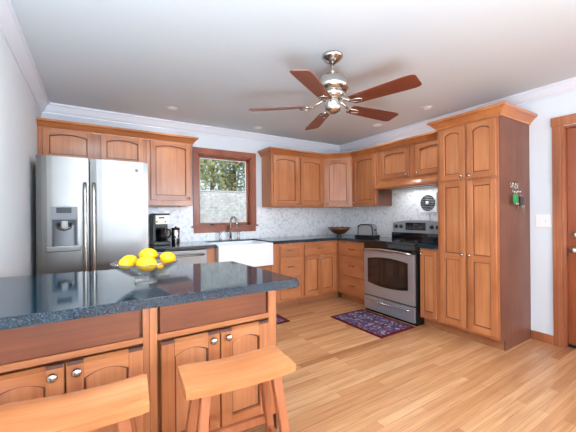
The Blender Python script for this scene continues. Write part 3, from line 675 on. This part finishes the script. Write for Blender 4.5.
MB().prism(arch, -.06, .06, lambda a, z, y: Vector((a, y, z))).build('shell', M['range_steel'], t)
for s in (-1, 1):
    b = MB(); inn = [(a * .9, .04 + (z - .04) * .92) for a, z in arch]; ring = arch + inn[::-1]
    q0, q1 = (.058, .07) if s > 0 else (-.07, -.058)
    for i in range(len(arch) - 1): b.prism([arch[i], arch[i + 1], inn[i + 1], inn[i]], q0, q1, lambda a, z, y: Vector((a, y, z)))
    b.build('frame', M['black'], t)
MB().box(.112, .14, -.02, .02, .11, .125, .004).build('lever', M['black'], t)
b = MB(); b.box(-.09, .09, -.034, -.012, .192, .197).box(-.09, .09, .012, .034, .192, .197); b.build('slots', M['black'], t)

# ------------------------------------------------------------------ rugs
def rug(x0, x1, y0, y1, label):
    t = thing('persian_rug', ((x0 + x1) / 2, (y0 + y1) / 2, 0), label, 'rug')
    MB().box(x0, x1, y0, y1, .0005, .008, .003).build('border', M['rug_border'], t)
    MB().box(x0 + .035, x1 - .035, y0 + .035, y1 - .035, .006, .0095, .001).build('field', M['rug'], t)
rug(-1.25, -.705, -1.985, -1.19, 'small red and navy patterned rug lying in front of the stove')
rug(-2.55, -1.74, -1.06, -.74, 'red bordered blue patterned rug on the floor below the farmhouse sink')

# ------------------------------------------------------------------ light switch, keys
t = thing('light_switch', (0, -2.905, 1.17), 'white two-gang switch plate on the wall next to the exit door', 'light switch')
fr = Frame((0, -2.905, 1.17), (0, -1, 0), (-1, 0, 0))
pl = MB().box(-.06, .06, -.06, .06, 0.0005, .007, .003, fr).build('plate', M['white_plastic'], t)
for a in (-.023, .023): MB().box(a - .006, a + .006, -.014, .014, .006, .016, .002, fr).build('toggle', M['white_trim'], t)
ky = -2.7985
t = thing('key_hook', (-.36, ky, 1.5), 'small wire key hook rack fixed on the pantry side panel', 'hook')
b = MB()
for dx in (-.055, 0, .055):
    x = -.36 + dx
    b.tube([(x, ky - .004, 1.485), (x, ky - .014, 1.45), (x, ky - .03, 1.442), (x, ky - .034, 1.465)], .004, 6)
    b.tube([(x, ky - .004, 1.49), (x - .022, ky - .004, 1.515), (x - .012, ky - .004, 1.545), (x, ky - .004, 1.52), (x + .012, ky - .004, 1.545), (x + .022, ky - .004, 1.515), (x, ky - .004, 1.49)], .0035, 6)
b.box(-.435, -.285, ky - .008, ky, 1.478, 1.494, .003); b.build('rack', M['nickel'], t)
def keyset(x, z, label, fw_, fh, mname):
    t = thing('key_ring', (x, ky - .03, z), label, 'keys')
    MB().tube([(x + .018 * math.sin(q), ky - .03, z + .018 * math.cos(q)) for q in [2 * PI * i / 14 for i in range(15)]], .002, 6, cap=False).build('ring', M['nickel'], t)
    MB().box(x - fw_ / 2, x + fw_ / 2, ky - .04, ky - .024, z - .014 - fh, z - .014, .005).build('fob', M[mname], t)
    for dx, m_ in ((.018, 'brass'), (-.016, 'nickel')):
        b = MB(); b.lathe([(.0, 0), (.014, 0.0005), (.014, .0025), (0, .003)], (x + dx, ky - .047, z - fh - .02), (0, 1, 0), 12); b.box(x + dx - .004, x + dx + .004, ky - .047, ky - .0445, z - fh - .075, z - fh - .02); b.build('key', M[m_], t)
keyset(-.405, 1.432, 'bunch of keys with a bright green tag hanging from the hook', .075, .08, 'green')
keyset(-.285, 1.415, 'bunch of keys with a black car fob hanging from the hook', .075, .085, 'black')

# ------------------------------------------------------------------ peninsula
PF = Frame((0, -2.55, 0), (1, 0, 0), (0, -1, 0))
def pen_cab(x0, x1, split, dl0, dl1, dr0, dr1, pa0, pa1, label):
    t = thing('peninsula_cabinet', ((x0 + x1) / 2, -2.2, 0), label, 'cabinet')
    F0 = Frame(PF(0, 0, -.035), PF.u, PF.w)
    carcass(t, F0, x0, x1, .1, .872, .5, True)
    # apron panel between stiles
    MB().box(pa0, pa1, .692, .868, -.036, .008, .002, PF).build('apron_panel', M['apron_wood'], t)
    q0, q1 = pa0 - .013, pa1 + .013
    b = MB(); b.box(x0, q0, .1, .872, -.036, .014, .0015, PF, 1).box(q1, x1, .1, .872, -.036, .014, .0015, PF, 1).slot(0)
    b.box(q0, q1, .663, .691, -.036, .0135, .001, PF, 1).box(q0, q1, .1, .125, -.036, .0135, 0, PF).slot(1)
    b.build('face_frame', [M['wood'], M['wood_x']], t)
    F2 = Frame(PF(0, 0, .0145), PF.u, PF.w)
    door(t, F2, dl0, dl1, .13, .657, .024, (dl1 - .037, .617), stile=.06, rail=.066, ends=True, kr=.018)
    door(t, F2, dr0, dr1, .13, .657, .024, (dr0 + .037, .617), stile=.06, rail=.066, ends=True, kr=.018)
    return t
pen_cab(LX + .003, -3.4715, -3.788, -4.075, -3.791, -3.785, -3.500, -4.07, -3.512, 'two-door maple peninsula cabinet against the white side wall, behind the cropped stool')
pen_cab(-3.4705, -2.795, -3.138, -3.424, -3.141, -3.135, -2.853, -3.424, -2.857, 'two-door maple peninsula cabinet at the open end of the blue counter')
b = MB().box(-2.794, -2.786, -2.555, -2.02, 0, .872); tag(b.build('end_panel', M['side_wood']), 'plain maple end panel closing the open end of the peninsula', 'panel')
b = MB(); b.prism([(LX + .002, -1.80), (LX + .002, -2.742), (-2.792, -2.789), (-2.782, -2.785), (-2.778, -2.775), (-2.822, -1.985)], .872, .914, bev=.006)
tag(b.build('peninsula_countertop', M['granite']), 'large glossy speckled blue granite peninsula top holding the lemon bowl', 'countertop')

# lemon bowl
bx, by, bz = -3.465, -2.425, .9142
gb = thing('glass_bowl', (bx, by, bz), 'clear glass footed bowl full of lemons on the blue peninsula top', 'bowl', world=False)
pf = [(.0, .0), (.056, 0), (.06, .004), (.058, .024), (.05, .032), (.07, .04), (.105, .058), (.14, .084), (.165, .106), (.174, .118), (.171, .121), (.16, .110), (.135, .09), (.10, .066), (.065, .047), (.03, .041), (0, .04)]
pf = [(r * .89, h * .89) for r, h in pf]
MB().lathe(pf, seg=40, cap=False).build('bowl', M['bowl_glass'], gb)
MB().tube([(.1545 * math.cos(2 * PI * i / 40), .1545 * math.sin(2 * PI * i / 40), .1064) for i in range(41)], .0022, 6, cap=False).build('rim', M['bowl_glass'], gb)
def lemon_mb():
    b = MB(); N = 14; pr = []
    for i in range(N + 1):
        q = PI * i / N; h = -math.cos(q) * .046; r = math.sin(q) ** .9 * .037
        if i in (0, N): h *= 1.16
        elif i in (1, N - 1): h *= 1.08; r *= .62
        pr.append((r, h))
    return b.lathe(pr, (0, 0, 0), (1, 0, 0), 18)
rtv = Vector((.847, -.532, 0)); fwv = Vector((.532, .847, 0))
spots = [(-.09, .018, .106, .3, .1, .84, 'lemon at the wall-side end of the glass bowl'),
         (-.068, -.056, .105, 1.25, .1, .84, 'lemon by the front rim of the bowl, beside the largest lemon'),
         (.026, -.05, .1, .0, .08, 1.04, 'large lemon front and centre in the glass bowl'),
         (-.002, .032, .134, .1, .0, .95, 'topmost lemon crowning the pile in the glass bowl'),
         (.1, .026, .119, .9, .3, .86, 'lemon at the open end of the glass bowl, apart from the front ones'),
         (.072, .0, .078, 1.3, .0, .5, 'small lemon tucked low between the large front lemon and the end one')]
lm0 = None
for i, (a, c, z, rz, ry, s, lab) in enumerate(spots):
    if lm0 is None: o = lm0 = lemon_mb().build('lemon', M['lemon'])
    else: o = lm0.copy(); COL.objects.link(o)
    o.location = Vector((bx, by, bz + z)) + rtv * a + fwv * c; o.rotation_euler = (0, ry, rz - .55)
    o.scale = (s, s, s)
    tag(o, lab, 'lemon', 'lemons in the glass bowl')

# ------------------------------------------------------------------ stools
def make_stool(loc, rz, label):
    t = thing('saddle_stool', loc, label, 'stool', 'saddle stools at the peninsula', world=False, rotz=rz)
    b = MB(); Lh, Wh, zt, zb = .2265, .1155, .614, .577; nx, ny = 20, 8; rings = []
    for i in range(nx + 1):
        u = -1 + 2 * i / nx; x = u * Lh; sag = .014 * (1 - u * u); ring = []
        wv = Wh * (1 if abs(u) < .95 else .975)
        for j in range(ny + 1):
            v = -1 + 2 * j / ny; ed = .004 if abs(v) > .99 else 0; ring.append(Vector((x, v * wv, zt - sag - ed - .004 * (abs(u) > .99))))
        for j in range(ny + 1):
            v = 1 - 2 * j / ny; ring.append(Vector((x, v * (wv - .004), zb - sag * .75)))
        rings.append(ring)
    b.rings(rings, smooth=False); seat = b.build('seat', M['stool_wood'], t)
    legs = {}
    for sx in (-1, 1):
        for sy in (-1, 1):
            p1 = Vector((sx * .146, sy * .072, .576)); p0 = Vector((sx * .222, sy * .115, 0.0005)); legs[sx, sy] = (p0, p1)
            MB().bar(p0, p1, .036, .036, .038, .038, bev=.003).build('leg', M['stool_leg'], t)
    at = lambda k, z: legs[k][0].lerp(legs[k][1], z / .576)
    for ka, kb, z in (((-1, -1), (1, -1), .17), ((-1, 1), (1, 1), .275), ((-1, -1), (-1, 1), .22), ((1, -1), (1, 1), .22)):
        MB().bar(at(ka, z), at(kb, z), .022, .036, hint=(0, 0, 1), bev=.002).build('stretcher', M['stool_leg'], t)
    return t
st = make_stool((-3.1725, -2.8835, 0), math.radians(-4.8), 'saddle-seat wooden stool at the open end of the peninsula, whole seat in view')
s2 = copy_tree(st); s2.location = (-3.744, -2.838, 0); s2.rotation_euler.z = math.radians(-5.5); roots.append(s2)
s2['label'] = 'saddle-seat wooden stool nearer the side wall, cut off by the picture edge'

# ------------------------------------------------------------------ ceiling fan and recessed lights
fx, fy = -2.153, -2.331
t = thing('ceiling_fan', (fx, fy, H), 'brushed nickel ceiling fan with five reddish wooden blades', 'ceiling fan', world=False)
MB().lathe([(.078, 0), (.08, -.012), (.07, -.024), (.05, -.044), (.03, -.056), (.018, -.06)], (0, 0, -.0005), seg=28).build('canopy', M['nickel'], t)
MB().lathe([(.0125, -.05), (.0125, -.17)], seg=14).build('downrod', M['nickel'], t)
MB().lathe([(.02, -.142), (.055, -.147), (.092, -.165), (.115, -.195), (.124, -.23), (.124, -.255), (.115, -.262), (.108, -.275), (.092, -.282)], seg=36).build('motor_housing', M['nickel'], t)
MB().lathe([(.09, -.278), (.092, -.305), (.078, -.325), (.06, -.335)], seg=30).build('lower_band', M['nickel'], t)
MB().lathe([(.05, -.33), (.06, -.342), (.064, -.36), (.063, -.40), (.054, -.42), (.03, -.434), (.008, -.438), (0, -.44)], seg=28).build('switch_housing', M['nickel'], t)
zb = 2.066 - H; ph0 = math.radians(-75.8)
for k in range(5):
    an = ph0 + k * 2 * PI / 5
    ir = MB(); ir.tube([(.055, 0, zb + .055), (.10, 0, zb + .03), (.145, 0, zb + .006)], [.011, .010, .010], 8)
    ir.tube([(.14, 0, zb + .004), (.175, .026, zb - .006), (.215, .03, zb - .008), (.245, .012, zb - .009), (.245, -.012, zb - .009), (.215, -.03, zb - .008), (.175, -.026, zb - .006), (.14, 0, zb + .004)], .0065, 8)
    iro = ir.build('blade_iron', M['nickel'], t); iro.rotation_euler = (0, 0, an)
    outl = [(.165, -.05), (.21, -.056), (.56, -.071)] + [(.60 + .04 * math.sin(q), -.071 + .025 - .025 * math.cos(q) + 0.0) for q in (.4, .9, 1.4)] + [(.64, .046)] + [(.60 + .04 * math.cos(q), .046 + .025 * math.sin(q)) for q in (.5, 1.0, 1.57)] + [(.56, .071), (.21, .056), (.165, .05)]
    bl = MB().prism(outl, 0, .007, bev=.0015).build('blade', M['blade'], t)
    bl.matrix_parent_inverse = Matrix.Identity(4)
    R = Matrix.Rotation(an, 4, 'Z') @ Matrix.Translation((0, 0, zb)) @ Matrix.Rotation(math.radians(-12), 4, 'X')
    bl.matrix_local = R
labs = ['small recessed ceiling light above the single-door cabinet by the window', 'recessed ceiling light closest to the pantry top',
        'recessed ceiling light between the fan blade tip and the hood cabinets', 'small recessed ceiling light over the sink window']
rl0 = None
for (x, y), lab in zip([(-2.937, -.524), (-.491, -2.007), (-.459, -1.25), (-1.774, -.33)], labs):
    if rl0 is None:
        o = rl0 = thing('recessed_light', (x, y, H), lab, 'ceiling light', 'recessed ceiling lights', world=False)
        MB().lathe([(.062, 0), (.062, -.004), (.046, -.006), (.044, -.001)], (0, 0, -.0005), seg=28, cap=False).build('trim_ring', M['white_trim'], o)
        MB().lathe([(.045, -.002), (.03, -.006), (0, -.008)], seg=24).build('bulb_face', M['white_plastic'], o)
    else: o = copy_tree(rl0); roots.append(o)
    o.location = (x, y, H); o['label'] = lab
    if y < -.4: lo = area('recessed_lamp', (x, y, H - .012), (0, 0, 0), .085, .085, 1.6, (0.90, 0.96, 1.0)); lo.data.shape = 'DISK'

# ------------------------------------------------------------------ outdoors, seen through the kitchen window
struct('ground', MB().box(-14, 14, .4, 30, -.6, -.5), M['lawn'])
def tree(x, y, zc, rx, rz, nleaf, mname, label, seed):
    rng = random.Random(seed)
    t = thing('leafy_tree', (x, y, -.5), label, 'tree')
    MB().tube([(x, y, -.5), (x + .1, y, zc - rz * .6), (x + .25, y + .1, zc + rz * .4)], [.16, .12, .05], 8).build('trunk', M['bark'], t)
    b = MB(); P = []; F = []
    cl = [(rng.gauss(0, .5), rng.gauss(0, .5), rng.gauss(0, .5)) for _ in range(38)]
    for i in range(nleaf):
        c = rng.choice(cl); p = Vector((x + rx * (c[0] + rng.gauss(0, .13)), y + rx * (c[1] + rng.gauss(0, .13)), zc + rz * (c[2] + rng.gauss(0, .13))))
        u = Vector((rng.gauss(0, 1), rng.gauss(0, 1), rng.gauss(0, 1))).normalized(); v = u.orthogonal().normalized(); s = .09
        k = len(P); P += [p - u * s, p + v * s * .5, p + u * s, p - v * s * .5]; F.append((k, k + 1, k + 2, k + 3))
    b.faces(P, F); b.build('foliage', M[mname], t)
tree(.3, 6.0, 2.6, 1.5, 1.5, 3600, 'leaf', 'green tree outside the kitchen window', 3)
tree(1.6, 12.0, 4.2, 2.2, 2.0, 2200, 'leaf_b', 'yellowing tree standing behind the green one outside the window', 5)

for r in roots:
    if '_w' in r: del r['_w']
